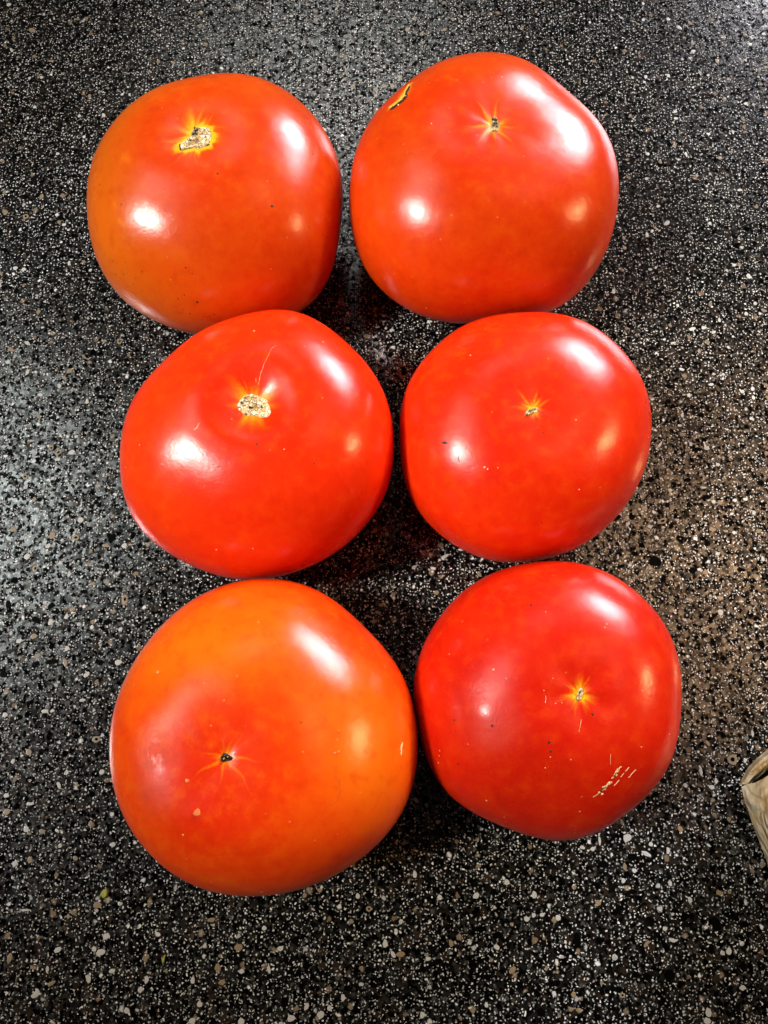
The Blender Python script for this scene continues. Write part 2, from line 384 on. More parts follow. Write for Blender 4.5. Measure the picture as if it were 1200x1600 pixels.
def tomato_surface(k, dimple, lobes, lump, bumps=()):
    p = FIT[k]
    R = smooth_table(p['R'])
    h, eq = p['h'], 0.47
    s, c = np.sin(PHI), np.cos(PHI)
    rho = np.abs(s) ** 0.86
    z = np.sign(c) * np.abs(c) ** 0.90
    X = rho[:, None] * R[None] * np.cos(TH)[None]
    Y = rho[:, None] * R[None] * np.sin(TH)[None]
    Z = np.repeat((np.where(z > 0, z * h * (1 - eq), z * h * eq) + h * eq)[:, None], NTH, 1)
    r = np.hypot(X, Y)
    depth, wid, pit = dimple
    n, amp, ph = lobes
    up = np.clip(z, 0, 1)[:, None]
    # shallow basin at the top, ribbed by the lobes
    rib = 1 + amp * np.cos(n * TH + ph)[None] * np.clip(r / wid, 0, 1) + 0.4 * amp * np.cos((n - 2) * TH + 2 * ph)[None] * np.clip(r / wid, 0, 1)
    Z -= depth * rib * np.exp(-(r / wid) ** 2)
    Z -= pit * np.exp(-(r / 0.0024) ** 2)
    # blossom-end hollow below
    dn = np.clip(-z, 0, 1)[:, None]
    Z += 0.004 * dn ** 6 * np.exp(-(r / 0.012) ** 2)
    # slow lumps of the flesh
    l = np.zeros_like(Z)
    for a, m, q, f in lump:
        l += a * np.cos(m * TH + f)[None] * np.sin(q * PHI)[:, None] * (s[:, None] ** 2)
    Z += l * np.clip(up * 2, 0, 1)
    t = (np.clip(z, 0, 1) ** 1.5)[:, None]
    X = X + p['s'][0] * t; Y = Y + p['s'][1] * t
    U, V = mark_axes(k, X, Y)
    for bu, bv, sg, hh in bumps:
        Z += hh * np.exp(-((U - bu) ** 2 + (V - bv) ** 2) / sg ** 2) * (z > -0.2)[:, None]
    Z -= Z.min() + 0.0
    return X, Y, Z

def mark_axes(k, X, Y):
    """distances from the stem scar in units of one photo pixel at that fruit's height"""
    p = FIT[k]
    P = Vector((p['c'][0] + p['s'][0], p['c'][1] + p['s'][1], p['h'] - 0.004))
    dep = P.y * math.sin(TILT) + (CAMH - P.z) * math.cos(TILT)
    mx = dep / FPX
    my = mx * (dep / (CAMH - P.z))
    return (X - p['s'][0]) / mx, -(Y - p['s'][1]) / my

def line_dist(X, Y, Z, pts):
    best = np.full(X.shape, 1e9)
    for a, b in zip(pts[:-1], pts[1:]):
        a, b = np.array(a), np.array(b); d = b - a
        t = np.clip(((X - a[0]) * d[0] + (Y - a[1]) * d[1] + (Z - a[2]) * d[2]) / max(d @ d, 1e-12), 0, 1)
        best = np.minimum(best, np.sqrt((X - a[0] - t * d[0]) ** 2 + (Y - a[1] - t * d[1]) ** 2 + (Z - a[2] - t * d[2]) ** 2))
    return best

def pigment(k, X, Y, Z, rays, halo, halo_r, orange, base_orange, cracks=(), dull=()):
    """R = how orange (unripe), G = yellow streaks round the scar, B = deep red"""
    p = FIT[k]
    U, V = mark_axes(k, X, Y)
    top = (Z > 0.55 * Z.max())
    ang = np.arctan2(V, U); rad = np.hypot(U, V)
    G = np.zeros_like(X)
    for dx, dy, wd, st in rays:
        L = math.hypot(dx, dy); ux, uy = dx / L, dy / L
        along = U * ux + V * uy; side = -U * uy + V * ux
        side = side + 0.06 * along * np.sin(along / 9.0 + dx)
        tt = np.clip(along / L, 0, 1)
        w_ = wd * (1 - tt) + 0.9
        st = st * 0.88; w_ = w_ * 0.85
        f = np.exp(-(side / w_) ** 2) * np.clip(1 - tt, 0, 1) ** 0.8 * (along > 0)
        G = np.maximum(G, st * f)
    hr = halo_r * (1 + 0.25 * np.sin(3 * ang + k) + 0.18 * np.sin(7 * ang + 2 * k) + 0.10 * np.sin(13 * ang))
    G = np.maximum(G, halo * np.exp(-(rad / hr) ** 2.2))
    for pts, wd, st in cracks:
        wv = wd * (1 + 0.30 * np.sin(5 * ang + 1) + 0.30 * np.sin(11 * ang) + 0.2 * np.sin(19 * ang + 2))
        G = np.maximum(G, st * np.exp(-(line_dist(X, Y, Z, pts) / (wv * TPX)) ** 2))
    O = np.full(X.shape, float(base_orange))
    for cx, cy, cz, sg, a in orange:
        d2 = ((U - cx) ** 2 + (V - cy) ** 2) / sg ** 2 + ((Z - cz) / 0.03) ** 2
        O += a * np.exp(-d2)
    O += 0.05 * np.sin(U / 31.0 + k) * np.sin(V / 27.0 + 2 * k)
    dr, ds = (60, 60) if k != 5 else (55, 75)
    D = np.exp(-((rad - dr) / ds) ** 2) * (0.5 if k != 5 else 0.6) * (1 - 0.35 * np.cos(ang)) * top
    B = np.zeros_like(X)
    for cx, cy, sg, a in dull:
        B = np.maximum(B, a * np.exp(-(((U - cx) ** 2 + (V - cy) ** 2) / sg ** 2) ** 1.5) * top)
    return np.stack([np.clip(O, 0, 1), np.clip(G, 0, 1), D, np.clip(B, 0, 1)], -1)

def skin_material(name, red, orange, rough, speck, pale, grain):
    n = NT(name)
    co = n.obj()
    at = n.attr("pigment")
    a = n.sep(at.outputs['Color'])
    dull = n.math('MULTIPLY', at.outputs['Alpha'], n.maprange(n.noise(co, 260, 4, 0.65), 0.30, 0.52), clamp=True)
    soft = n.math('MULTIPLY_ADD', n.math('SUBTRACT', n.noise(co, 70, 4), 0.5), 0.30, a[0], clamp=True)
    c = n.mix(soft, red, orange)
    c = n.mix(n.math('MULTIPLY', n.maprange(n.noise(co, 1500, 4, 0.65), 0.46, 0.74), 0.20), c, (0.84, 0.09, 0.005))
    c = n.mix(n.math('MULTIPLY', a[2], 0.8), c, (0.60, 0.008, 0.0015))
    # flesh mottling under the skin, and dull rubbed patches
    mo = n.noise(co, 230, 4, 0.6)
    c = n.mix(n.math('MULTIPLY', n.maprange(mo, 0.50, 0.72), 0.34), c, orange)
    c = n.mix(n.math('MULTIPLY', n.maprange(mo, 0.48, 0.28), 0.34), c, tuple(x * 0.72 for x in red))
    c = n.mix(n.math('MULTIPLY', dull, n.maprange(n.noise(co, 700, 3), 0.4, 0.62, 0.1, 0.5)), c, (0.42, 0.045, 0.008))
    # pale lenticels
    v = n.voro(co, 330)
    s = n.sep(v.outputs['Color'])
    m = n.math('MULTIPLY', n.maprange(v.outputs['Distance'], 0.05, 0.13, 1, 0), n.math('GREATER_THAN', s[0], 1 - pale))
    c = n.mix(n.math('MULTIPLY', m, 0.40), c, (0.85, 0.36, 0.12))
    # dark pin-prick specks
    v = n.voro(co, 210)
    s = n.sep(v.outputs['Color'])
    patch = n.maprange(n.noise(co, 45, 2), 0.42, 0.62)
    m2 = n.math('MULTIPLY', n.maprange(v.outputs['Distance'], 0.05, 0.10, 1, 0), n.math('GREATER_THAN', s[0], 1 - speck))
    m2 = n.math('MULTIPLY', m2, patch)
    c = n.mix(n.math('MULTIPLY', m2, 0.85), c, (0.10, 0.008, 0.004))
    # yellow streaks
    g = n.maprange(n.math('MULTIPLY_ADD', n.math('SUBTRACT', n.noise(co, 1500, 3), 0.5), n.math('MULTIPLY', a[1], 0.9), a[1]), 0.05, 0.85)
    c = n.mix(n.math('MULTIPLY', g, 0.95), c, n.mix(g, (0.85, 0.15, 0.004), (0.85, 0.47, 0.01)))
    h = n.math('ADD', n.math('MULTIPLY', n.noise(co, 1100, 3, 0.6), 0.6), n.math('MULTIPLY', n.noise(co, 3600, 2, 0.6), 0.5))
    b = n.bump(h, grain * 1.15, 0.00016)
    b = n.bump(n.noise(co, 110, 2), 0.25, 0.0006, b)
    n.set(Base_Color=c, Roughness=n.math('MULTIPLY_ADD', dull, 0.30, n.maprange(n.noise(co, 60, 3), 0.3, 0.7, rough - 0.09, rough)), Normal=b)
    n.p.inputs['IOR'].default_value = 1.34
    n.p.inputs['Subsurface Weight'].default_value = 0.25
    n.p.inputs['Subsurface Radius'].default_value = (1.0, 0.25, 0.1)
    n.p.inputs['Subsurface Scale'].default_value = 0.003
    n.put(n.p.inputs['Coat Weight'], n.math('MULTIPLY_ADD', dull, -0.20, 0.20, clamp=True))
    n.p.inputs['Coat Roughness'].default_value = 0.13
    n.put(n.p.inputs['Coat Normal'], b)
    return n.m

def cork_material():
    n = NT("dry_cork")
    co = n.obj()
    v = n.voro(co, 800)
    s = n.sep(v.outputs['Color'])
    c = n.mix(s[0], (0.70, 0.48, 0.17), (0.97, 0.90, 0.66))
    e = n.voro(co, 800, feature='DISTANCE_TO_EDGE')
    c = n.mix(n.maprange(e.outputs['Distance'], 0.02, 0.08, 1, 0), c, (0.16, 0.06, 0.012))
    dark = n.math('MULTIPLY', n.math('GREATER_THAN', s[1], 0.74), n.maprange(v.outputs['Distance'], 0.25, 0.5, 1, 0))
    c = n.mix(dark, c, (0.012, 0.004, 0.002))
    n.set(Base_Color=c, Roughness=0.8, Normal=n.bump(n.noise(co, 2400, 3), 0.8, 0.0003))
    return n.m
CORK = cork_material()
def plain(name, a, b, scale=900, rough=0.6):
    n = NT(name)
    co = n.obj()
    n.set(Base_Color=n.mix(n.maprange(n.noise(co, scale, 3), 0.35, 0.65), a, b), Roughness=rough,
          Normal=n.bump(n.noise(co, scale * 2, 2), 0.5, 0.0002))
    return n.m
DARK = plain("dark_fissure", (0.004, 0.002, 0.001), (0.05, 0.014, 0.005))
SCRATCH = plain("healed_scratch", (0.85, 0.45, 0.15), (0.95, 0.80, 0.45), 1500)
STREAK = plain("pale_streak", (0.82, 0.18, 0.06), (0.9, 0.40, 0.2), 1500)
BLACK = plain("black_speck", (0.004, 0.002, 0.002), (0.02, 0.004, 0.003))
PALE = plain("pale_lenticel", (0.82, 0.28, 0.12), (0.9, 0.55, 0.3))
BLISTER = plain("pale_blister", (0.84, 0.13, 0.015), (0.88, 0.26, 0.06))

class Tomato:
    def __init__(self, k, label, mat, dimple, lobes, lump, pig, bumps=()):
        p = FIT[k]
        self.k = k
        X, Y, Z = tomato_surface(k, dimple, lobes, lump, bumps)
        self.root = tag(bpy.data.objects.new("tomato", None), label, "tomato", "tomatoes laid out in two columns on the counter")
        self.root.empty_display_size = 0.03
        col.objects.link(self.root)
        self.root.location = (p['c'][0], p['c'][1], 0)
        bpy.context.view_layer.update()
        V = np.stack([X, Y, Z], -1).reshape(-1, 3)
        V = np.concatenate([V, [[p['s'][0], p['s'][1], Z[0].mean()], [0, 0, Z[-1].mean()]]])
        i = np.arange(NPH - 1)[:, None] * NTH; j = np.arange(NTH)[None]; j2 = (j + 1) % NTH
        Q = np.stack([i + j, i + NTH + j, i + NTH + j2, i + j2], -1).reshape(-1, 4)
        T1 = [(NPH * NTH, a, (a + 1) % NTH) for a in range(NTH)]
        o2 = (NPH - 1) * NTH
        T2 = [(NPH * NTH + 1, o2 + (a + 1) % NTH, o2 + a) for a in range(NTH)]
        m = bpy.data.meshes.new("skin")
        m.from_pydata(V.tolist(), [], Q.tolist() + T1 + T2)
        m.polygons.foreach_set('use_smooth', [True] * len(m.polygons))
        m.materials.append(mat)
        o = bpy.data.objects.new("skin", m)
        col.objects.link(o); o.parent = self.root
        self.skin = o
        self.off = Vector((p['c'][0], p['c'][1], 0))
        step = 3
        Vb = [Vector(v) + self.off for v in V.tolist()]
        self.bvh = BVHTree.FromPolygons(Vb, Q.tolist() + T1 + T2)
        pig = list(pig)
        if len(pig) > 5:
            pig[5] = [([tuple(self.hit(x, y)[0] - self.off) for x, y in pts], wd, st) for pts, wd, st in pig[5]]
        C = pigment(k, X, Y, Z, *pig).reshape(-1, 4)
        C = np.concatenate([C, C[:1], C[-1:]]).astype(np.float32)
        at_ = m.attributes.new("pigment", 'FLOAT_COLOR', 'POINT')
        at_.data.foreach_set('color', C.ravel())

    def hit(self, px, py):
        o, d = ray(px, py)
        p, nrm, _, _ = self.bvh.ray_cast(o, d)
        if p is None:
            p, nrm, _, _ = self.bvh.find_nearest(at(px, py, 0.03))
        return p, nrm

    def scar(self, outline, mat=None, rough=0.00035, lift=0.0001, name="stem_scar", rings=10):
        """corky patch that follows the skin inside an outline given round its middle"""
        cx = sum(a for a, b in outline) / len(outline); cy = sum(b for a, b in outline) / len(outline)
        n = len(outline); M = n * 4
        pts = []
        for q in range(M):
            f = q / 4; a = outline[int(f) % n]; b = outline[(int(f) + 1) % n]; u = f - int(f)
            pts.append((a[0] + (b[0] - a[0]) * u + random.uniform(-.5, .5), a[1] + (b[1] - a[1]) * u + random.uniform(-.5, .5)))
        V, F = [], []
        for rI in range(rings + 1):
            f = 1 - rI / rings
            for q in range(M):
                x = cx + (pts[q][0] - cx) * f; y = cy + (pts[q][1] - cy) * f
                p, nr = self.hit(x, y)
                hgt = -0.0002 if rI == 0 else max(0.00006, (0.00035 if rI in (1, 2) else 0.0) + lift + random.uniform(-0.5, 1) * rough * (0.5 if rI == 1 else 1))
                V.append(p + nr * hgt - self.off)
        for rI in range(rings):
            for q in range(M):
                a, b = rI * M + q, rI * M + (q + 1) % M
                F.append((a, b, b + M, a + M))
        F.append(tuple(rings * M + q for q in range(M)))
        # orientation as seen from above is fixed by recalculating below
        o = mesh_obj(name, V, F, mat or CORK, None, smooth=False)
        o.parent = self.root
        return o

    def ribbon(self, pts, widths, mat, name, lift=0.00012, sub=6, jag=0.5):
        """raised or dark streak that follows the skin"""
        P = []
        for q in range((len(pts) - 1) * sub + 1):
            f = min(q / sub, len(pts) - 1.0001); i = int(f); u = f - i
            x = pts[i][0] + (pts[i + 1][0] - pts[i][0]) * u; y = pts[i][1] + (pts[i + 1][1] - pts[i][1]) * u
            wd = widths[i] + (widths[i + 1] - widths[i]) * u
            P.append((x + random.uniform(-jag, jag), y + random.uniform(-jag, jag), wd * random.uniform(0.7, 1.25)))
        V, F = [], []
        for q, (x, y, wd) in enumerate(P):
            a = P[max(q - 1, 0)]; b = P[min(q + 1, len(P) - 1)]
            dx, dy = b[0] - a[0], b[1] - a[1]; L = math.hypot(dx, dy) or 1
            nx, ny = -dy / L, dx / L
            for sgn, l in ((-1, -0.00008), (-0.4, lift), (0.4, lift), (1, -0.00008)):
                p, nr = self.hit(x + nx * wd / 2 * sgn, y + ny * wd / 2 * sgn)
                V.append(p + nr * l - self.off)
        for q in range(len(P) - 1):
            for e in range(3):
                a = q * 4 + e
                F.append((a, a + 1, a + 5, a + 4))
        o = mesh_obj(name, V, F, mat, None, smooth=True)
        o.parent = self.root
        return o

    def blob(self, px, py, r, mat, name, flat=0.5):
        p, nr = self.hit(px, py)
        t = nr.orthogonal().normalized(); b = nr.cross(t)
        V, F = [], []
        N = 10
        for l, (f, hz) in enumerate(((1, -0.1), (0.8, 0.3), (0.4, 0.5))):
            for q in range(N):
                a = 2 * math.pi * q / N; rr = r * TPX * f * (1 + 0.15 * math.sin(3 * a + px))
                V.append(p + t * rr * math.cos(a) + b * rr * math.sin(a) + nr * hz * r * TPX * flat - self.off)
        for l in range(2):
            for q in range(N):
                a, c = l * N + q, l * N + (q + 1) % N
                F.append((a, c, c + N, a + N))
        F.append(tuple(2 * N + q for q in range(N)))
        o = mesh_obj(name, V, F, mat, None)
        o.parent = self.root
        return o

RED = (0.80, 0.032, 0.004); ORANGE = (0.84, 0.185, 0.006)
def rel(x0, y0, s, cx, cy, pts):
    return [(x0 + x / s, y0 + y / s) for x, y in pts]

# -- upper left: paler, mottled orange on its left, wide ragged scar
m1 = skin_material("tomato_skin_mottled", (0.64, 0.032, 0.002), (0.66, 0.135, 0.004), 0.29, 0.30, 0.16, 0.30)
SC1 = [(x / 10 + 250, y / 10 + 170) for x, y in [(600, 285), (660, 275), (770, 300), (820, 390), (795, 480), (785, 565), (720, 600), (620, 625), (520, 615), (420, 640), (330, 665), (296, 620), (320, 560), (400, 500), (470, 450), (480, 380), (530, 320), (600, 285)]]
t1 = Tomato(1, "orange-red tomato with mottled yellowish left side and a ragged corky stem scar", m1,
    (0.0020, 0.011, 0.0), (5, 0.10, 0.6), [(0.0006, 3, 2, 0.5)],
    ([(12, -52, 6, 1), (-16, -42, 6, 1), (62, -20, 4, .7), (-58, 16, 6, .9), (-34, 56, 5, .55), (8, 52, 5, .75), (48, 22, 5, .6), (34, -36, 5, .9)],
     1.0, 24, [(-150, 60, .04, 110, .75), (-110, -90, .05, 100, .5), (0, -130, .045, 120, .35), (-90, 200, .03, 110, .45)], 0.20,
     [(SC1, 9, 1.0), ([(178, 318), (181, 324)], 4, .30), ([(186, 345), (193, 352)], 5, .35), ([(192, 372), (196, 374)], 3, .3), ([(201, 388), (204, 392)], 3, .3), ([(193, 246), (202, 252)], 9, .30)]),
     [(-90, 235, 60, -0.0012)])
t1.scar(rel(250, 170, 10, 0, 0, [(600, 285), (660, 275), (770, 300), (820, 390), (795, 480), (785, 565), (720, 600), (620, 625), (520, 615), (420, 640), (330, 665), (296, 620), (320, 560), (400, 500), (470, 450), (480, 380), (530, 320)]))
t1.ribbon([(304, 199), (306, 206), (304, 211)], [3, 4, 3], BLACK, "scar_pit", lift=0.0005)
t1.ribbon([(281, 227), (283, 235)], [3, 3], BLACK, "scar_pit", lift=0.0005)
for x, y, r in ((425, 322, 2.4), (340, 271, 1.8), (308, 472, 2.4), (290, 418, 1.6), (278, 467, 1.6), (512, 371, 2.0), (156, 289, 1.6), (288, 461, 1.5), (176, 408, 1.5), (181, 429, 1.7), (188, 436, 1.3), (193, 428, 1.2), (200, 447, 1.4), (208, 443, 1.2), (212, 434, 1.1),
                (196, 410, 1.1), (222, 455, 1.1), (461, 276, 1.3), (464, 282, 1.1), (486, 224, 1.3), (297, 490, 1.6), (318, 495, 1.2), (284, 488, 1.3), (328, 494, 1.2), (271, 500, 1.4), (300, 428, 1.2), (165, 425, 1.2), (286, 484, 1.2)):
    t1.blob(x, y, r, BLACK, "dark_speck")

# -- upper right: large, star shaped yellow rays, healed crack
m2 = skin_material("tomato_skin_grainy", (0.68, 0.030, 0.002), (0.70, 0.12, 0.004), 0.29, 0.05, 0.24, 0.32)
cr = [(608, 170), (617, 163), (628, 153), (634, 143), (641, 131)]
t2 = Tomato(2, "red-orange tomato with a dark healed crack near its edge and a yellow star-shaped stem scar", m2,
    (0.0020, 0.014, 0.0002), (7, 0.08, 1.1), [(0.0007, 4, 2, 1.0)],
    ([(-30, -42, 5, .95), (11, -48, 4.5, .9), (32, -18, 4.5, .7), (46, 0, 4, .8), (36, 38, 4.5, .8), (3, 32, 4.5, .9), (-34, 36, 5, .95), (-52, 6, 5, .85), (-30, -14, 4, .55)],
     1.0, 13, [(0, -120, .05, 110, .35), (-120, 60, .05, 100, .2)], 0.14,
     [(cr, 7, .85)]), [(74, -34, 98, -0.0031)])
t2.scar(rel(720, 150, 10, 0, 0, [(520, 315), (560, 350), (600, 430), (610, 500), (580, 560), (500, 565), (455, 555), (465, 470), (480, 390)]))
t2.ribbon([(773, 192), (771, 197)], [4, 4], BLACK, "scar_pit", lift=0.0005)
t2.ribbon([(769, 186), (770, 188)], [2, 2], BLACK, "scar_pit", lift=0.0005)
t2.ribbon(rel(580, 110, 10, 0, 0, [(285, 615), (350, 580), (420, 520), (510, 450), (550, 400), (545, 340), (580, 290), (610, 225)]), [2, 6, 5, 6, 5, 6, 5, 2], DARK, "crack")
t2.ribbon(rel(580, 110, 10, 0, 0, [(280, 590), (350, 530), (430, 480), (500, 400), (530, 330), (590, 220)]), [2, 4, 4, 4, 3, 1.5], plain("crack_lip", (0.8, 0.33, 0.01), (0.85, 0.5, 0.05)), "crack_lip", lift=0.00025)
for x, y in ((615, 165), (622, 164), (628, 156), (634, 150), (640, 134)):
    t2.blob(x, y, 1.8, SCRATCH, "cork_fleck", 1.0)
for x, y, r in ((674, 193, 1.5), (648, 527, 1.3), (784, 120, 1.4)):
    t2.blob(x, y, r, SCRATCH, "pale_speck")

# -- middle left: oval corky scar, red
m3 = skin_material("tomato_skin_glossy", (0.80, 0.020, 0.002), (0.82, 0.09, 0.003), 0.29, 0.04, 0.07, 0.26)
t3 = Tomato(3, "wide bright red tomato with the largest oval corky stem scar", m3,
    (0.0053, 0.0106, 0.0), (5, 0.01, 2.0), [(0.0006, 3, 2, 2.2)],
    ([(-24, -44, 4, .7), (-36, -22, 4, .7), (-52, 4, 6, .75), (6, -46, 3, .6), (40, 4, 6, .6), (22, 24, 5, .4), (-20, 26, 4, .4)],
     0.85, 27, [(-150, 40, .04, 110, .25)], 0.10), [(-110, 108, 60, -0.0009), (-185, 175, 50, -0.0008)])
t3.scar(rel(330, 570, 8.571, 0, 0, [(450, 400), (520, 395), (600, 395), (680, 430), (750, 480), (790, 560), (805, 640), (770, 700), (690, 715), (600, 690), (500, 690), (420, 660), (360, 600), (350, 530), (390, 460)]))
t3.ribbon([(404, 601), (407, 585), (413, 568), (424, 545), (432, 539)], [1.6, 1.6, 1.2, .8, .4], STREAK, "scar_streak", lift=0.00004, jag=.3)
t3.ribbon([(400, 598), (400, 590)], [1.4, 1], STREAK, "scar_streak", lift=0.00004, jag=.3)
for x, y, r in ((397, 517, 2), (505, 534, 1.8), (218, 695, 1.6), (196, 730, 1.6), (338, 859, 1.8), (444, 702, 1.4), (395, 857, 1.6)):
    t3.blob(x, y, r * 0.8, PALE, "pale_speck")
for x, y, r in ((401, 694, 1.9), (342, 729, 1.4), (491, 724, 1.4), (355, 690, 1.2)):
    t3.blob(x, y, r, BLACK, "dark_speck")
t3.ribbon([(303, 672), (308, 668), (311, 661)], [1, 1.6, 1], SCRATCH, "scratch", jag=.3)

# -- middle right: small scar, black nick
m4 = skin_material("tomato_skin_even", (0.79, 0.019, 0.002), (0.82, 0.09, 0.003), 0.30, 0.04, 0.06, 0.30)
t4 = Tomato(4, "bright red tomato with a tiny stem scar and a black nick beside its left highlight", m4,
    (0.0020, 0.012, 0.0004), (5, 0.10, 0.2), [(0.0006, 3, 2, 4.0)],
    ([(-30, -32, 4, .75), (8, -34, 5, .8), (36, -16, 4, .7), (-42, 0, 8, .6), (-22, 18, 5, .7), (12, 16, 6, .6), (-6, 20, 5, .5), (24, 4, 5, .6)],
     0.9, 11, [], 0.08))
t4.scar(rel(770, 600, 10, 0, 0, [(520, 420), (580, 400), (640, 370), (700, 360), (720, 400), (690, 450), (620, 460), (570, 500), (520, 510), (500, 465)]), rings=6)
t4.ribbon([(826, 643), (829, 644)], [3, 3], BLACK, "scar_pit", lift=0.0004)
t4.ribbon([(834, 638), (837, 641)], [3, 3], BLACK, "scar_pit", lift=0.0004)
t4.ribbon([(690, 692), (695, 691.5), (699, 693)], [2, 5, 1.5], BLACK, "nick", jag=.2)
t4.ribbon([(718, 711), (716, 716), (718, 722)], [1.5, 2.5, 1.5], DARK, "nick", jag=.3)
for x, y, r in ((757, 730, 2), (762, 733, 1.7), (900, 656, 1.5), (905, 765, 1.6), (778, 731, 1.3), (735, 555, 1.4)):
    t4.blob(x, y, r * 0.85, PALE, "pale_speck")
for x, y, r in ((849, 676, 1.5), (863, 672, 1.2), (904, 622, 1.4), (783, 554, 1.4)):
    t4.blob(x, y, r, BLACK, "dark_speck")
t4.ribbon([(976, 652), (979, 668), (982, 676)], [1.5, 5, 2], plain("dent_scar", (0.7, 0.03, 0.004), (0.8, 0.08, 0.01)), "dent", lift=-0.00002, jag=.3)

# -- lower left: biggest, orange shoulders and red middle
m5 = skin_material("tomato_skin_orange", (0.78, 0.020, 0.002), (0.84, 0.15, 0.003), 0.28, 0.05, 0.20, 0.30)
t5 = Tomato(5, "biggest tomato, orange sided with long thin rays round a dark triangular stem scar", m5,
    (0.0024, 0.017, 0.0006), (6, 0.05, 0.9), [(0.0007, 3, 2, 3.0)],
    ([(-46, -12, 4, .5), (-10, -42, 3.5, .42), (14, -46, 3.5, .42), (36, -42, 3.5, .4), (68, 6, 4.5, .62), (54, 62, 4.5, .55), (-8, 48, 4.5, .62), (-56, 36, 5, .62)],
     0.62, 13, [(-95, -150, .05, 110, .75), (40, -205, .045, 110, .7), (210, 20, .04, 110, 1.0), (180, -90, .045, 90, .55), (60, 190, .03, 120, .35), (-150, 30, .04, 80, .35), (-120, 150, .03, 80, .25)], 0.10, (), [(-104, -8, 42, 1.0), (-120, 60, 40, .6), (-70, -40, 30, .5)]), [(-104, -4, 36, 0.0003)])
t5.scar(rel(270, 1120, 7.5, 0, 0, [(600, 415), (650, 435), (715, 480), (690, 510), (640, 520), (585, 535), (555, 520), (565, 460)]), mat=DARK, rings=6)
for x, y in ((351, 1179), (357, 1182), (350, 1185), (354, 1180)):
    t5.blob(x, y, 2.2, SCRATCH, "cork_fleck", 1.2)
t5.blob(308, 1270, 5.5, BLISTER, "blister", 0.8)
t5.blob(292, 1220, 3, BLISTER, "blister", 0.8)
t5.ribbon([(629, 1160), (627, 1168), (627, 1180)], [2, 4, 1.5], SCRATCH, "scratch", jag=.3)
t5.ribbon([(520, 1210), (530, 1220), (532, 1235), (526, 1252), (515, 1260)], [.9, 1.1, 1.2, 1.2, 1], plain("brown_ring_mark", (0.4, 0.05, 0.004), (0.55, 0.08, 0.006)), "ring_mark", lift=0.00002, jag=.6)
for x, y, r in ((246, 1050, 3), (529, 1175, 2.4), (523, 1177, 2), (404, 972, 1.8), (286, 1305, 1.8)):
    t5.blob(x, y, r, BLISTER, "pale_speck", .8)
t5.ribbon([(506, 985), (512, 990), (520, 996)], [2, 3, 2], plain("brown_scuff", (0.45, 0.05, 0.004), (0.6, 0.10, 0.006)), "scuff", lift=0.00002, jag=1)

# -- lower right: deep red with cream scratches
m6 = skin_material("tomato_skin_deep", (0.66, 0.011, 0.002), (0.78, 0.07, 0.003), 0.32, 0.05, 0.13, 0.26)
t6 = Tomato(6, "deep red tomato with cream scratches low on its right side", m6,
    (0.0018, 0.010, 0.0004), (5, 0.2, 1.9), [(0.0005, 3, 2, 1.2)],
    ([(0, -40, 4.5, .7), (20, -34, 4, .8), (-26, -22, 4, .7), (28, 2, 6, .6), (-46, 12, 5, .6), (-15, 42, 6, .65), (14, 38, 5, .6), (-12, 18, 5, .8)],
     1.0, 16, [], 0.06), [(-148, 28, 26, 0.0005)])
t6.scar(rel(840, 1020, 6.667, 0, 0, [(455, 355), (475, 375), (470, 430), (455, 490), (410, 500), (395, 475), (415, 440), (425, 385)]), rings=6)
t6.ribbon([(906, 1078), (904, 1084)], [2.5, 2.5], BLACK, "scar_pit", lift=0.0004)
t6.ribbon([(902, 1091), (902, 1094)], [2.5, 2.5], BLACK, "scar_pit", lift=0.0004)
S6 = lambda pts: rel(840, 1020, 6.667, 0, 0, pts)
t6.ribbon(S6([(580, 1500), (625, 1475), (655, 1452)]), [.8, 1.6, 1.2], SCRATCH, "scratch", lift=0.0001, jag=.8)
t6.ribbon(S6([(680, 1430), (720, 1380), (752, 1340)]), [1.8, 3.4, 2], SCRATCH, "scratch", lift=0.00015, jag=1.3)
t6.ribbon(S6([(775, 1315), (805, 1265), (835, 1222), (872, 1185)]), [1.2, 2.4, 3.4, .8], SCRATCH, "scratch", lift=0.00015, jag=1.2)
for x, y, r in ((640, 1455, 2.2), (672, 1472, 2.6), (705, 1422, 2.0), (748, 1360, 3.4), (768, 1352, 2.2), (832, 1232, 3.2), (822, 1275, 2.0), (680, 1400, 2.0), (790, 1300, 1.6)):
    t6.blob(840 + x / 6.667, 1020 + y / 6.667, r * 0.8, SCRATCH, "cork_fleck", 0.7)
t6.ribbon(S6([(655, 1440), (690, 1405)]), [1.5, 2], DARK, "scratch", lift=0.0002, jag=.6)
t6.ribbon(S6([(790, 1290), (815, 1250)]), [1.6, 1.4], DARK, "scratch", lift=0.0002, jag=.5)
t6.ribbon(S6([(915, 1230), (950, 1195)]), [1.0, 1.8], SCRATCH, "scratch", lift=0.0001, jag=.6)
t6.ribbon(S6([(868, 1292), (900, 1252)]), [1.4, 1.2], SCRATCH, "scratch", lift=0.0001, jag=.6)
t6.ribbon(S6([(800, 1390), (850, 1320)]), [1.0, 1.6], SCRATCH, "scratch", lift=0.0001, jag=.8)
t6.ribbon(S6([(950, 1300), (990, 1250), (1025, 1215)]), [1.4, 1.0, 2.0], SCRATCH, "scratch", lift=0.0001, jag=.6)
t6.ribbon(S6([(430, 825), (445, 750), (455, 695)]), [.8, .9, 1.5], PALE, "scratch", lift=0.0001, jag=.3)
t6.ribbon(S6([(85, 450), (80, 525)]), [1.4, 1.2], PALE, "scratch", lift=0.0001, jag=.5)
t6.ribbon(S6([(762, 1050), (760, 1165)]), [.7, 1.2], PALE, "scratch", lift=0.0001, jag=.3)
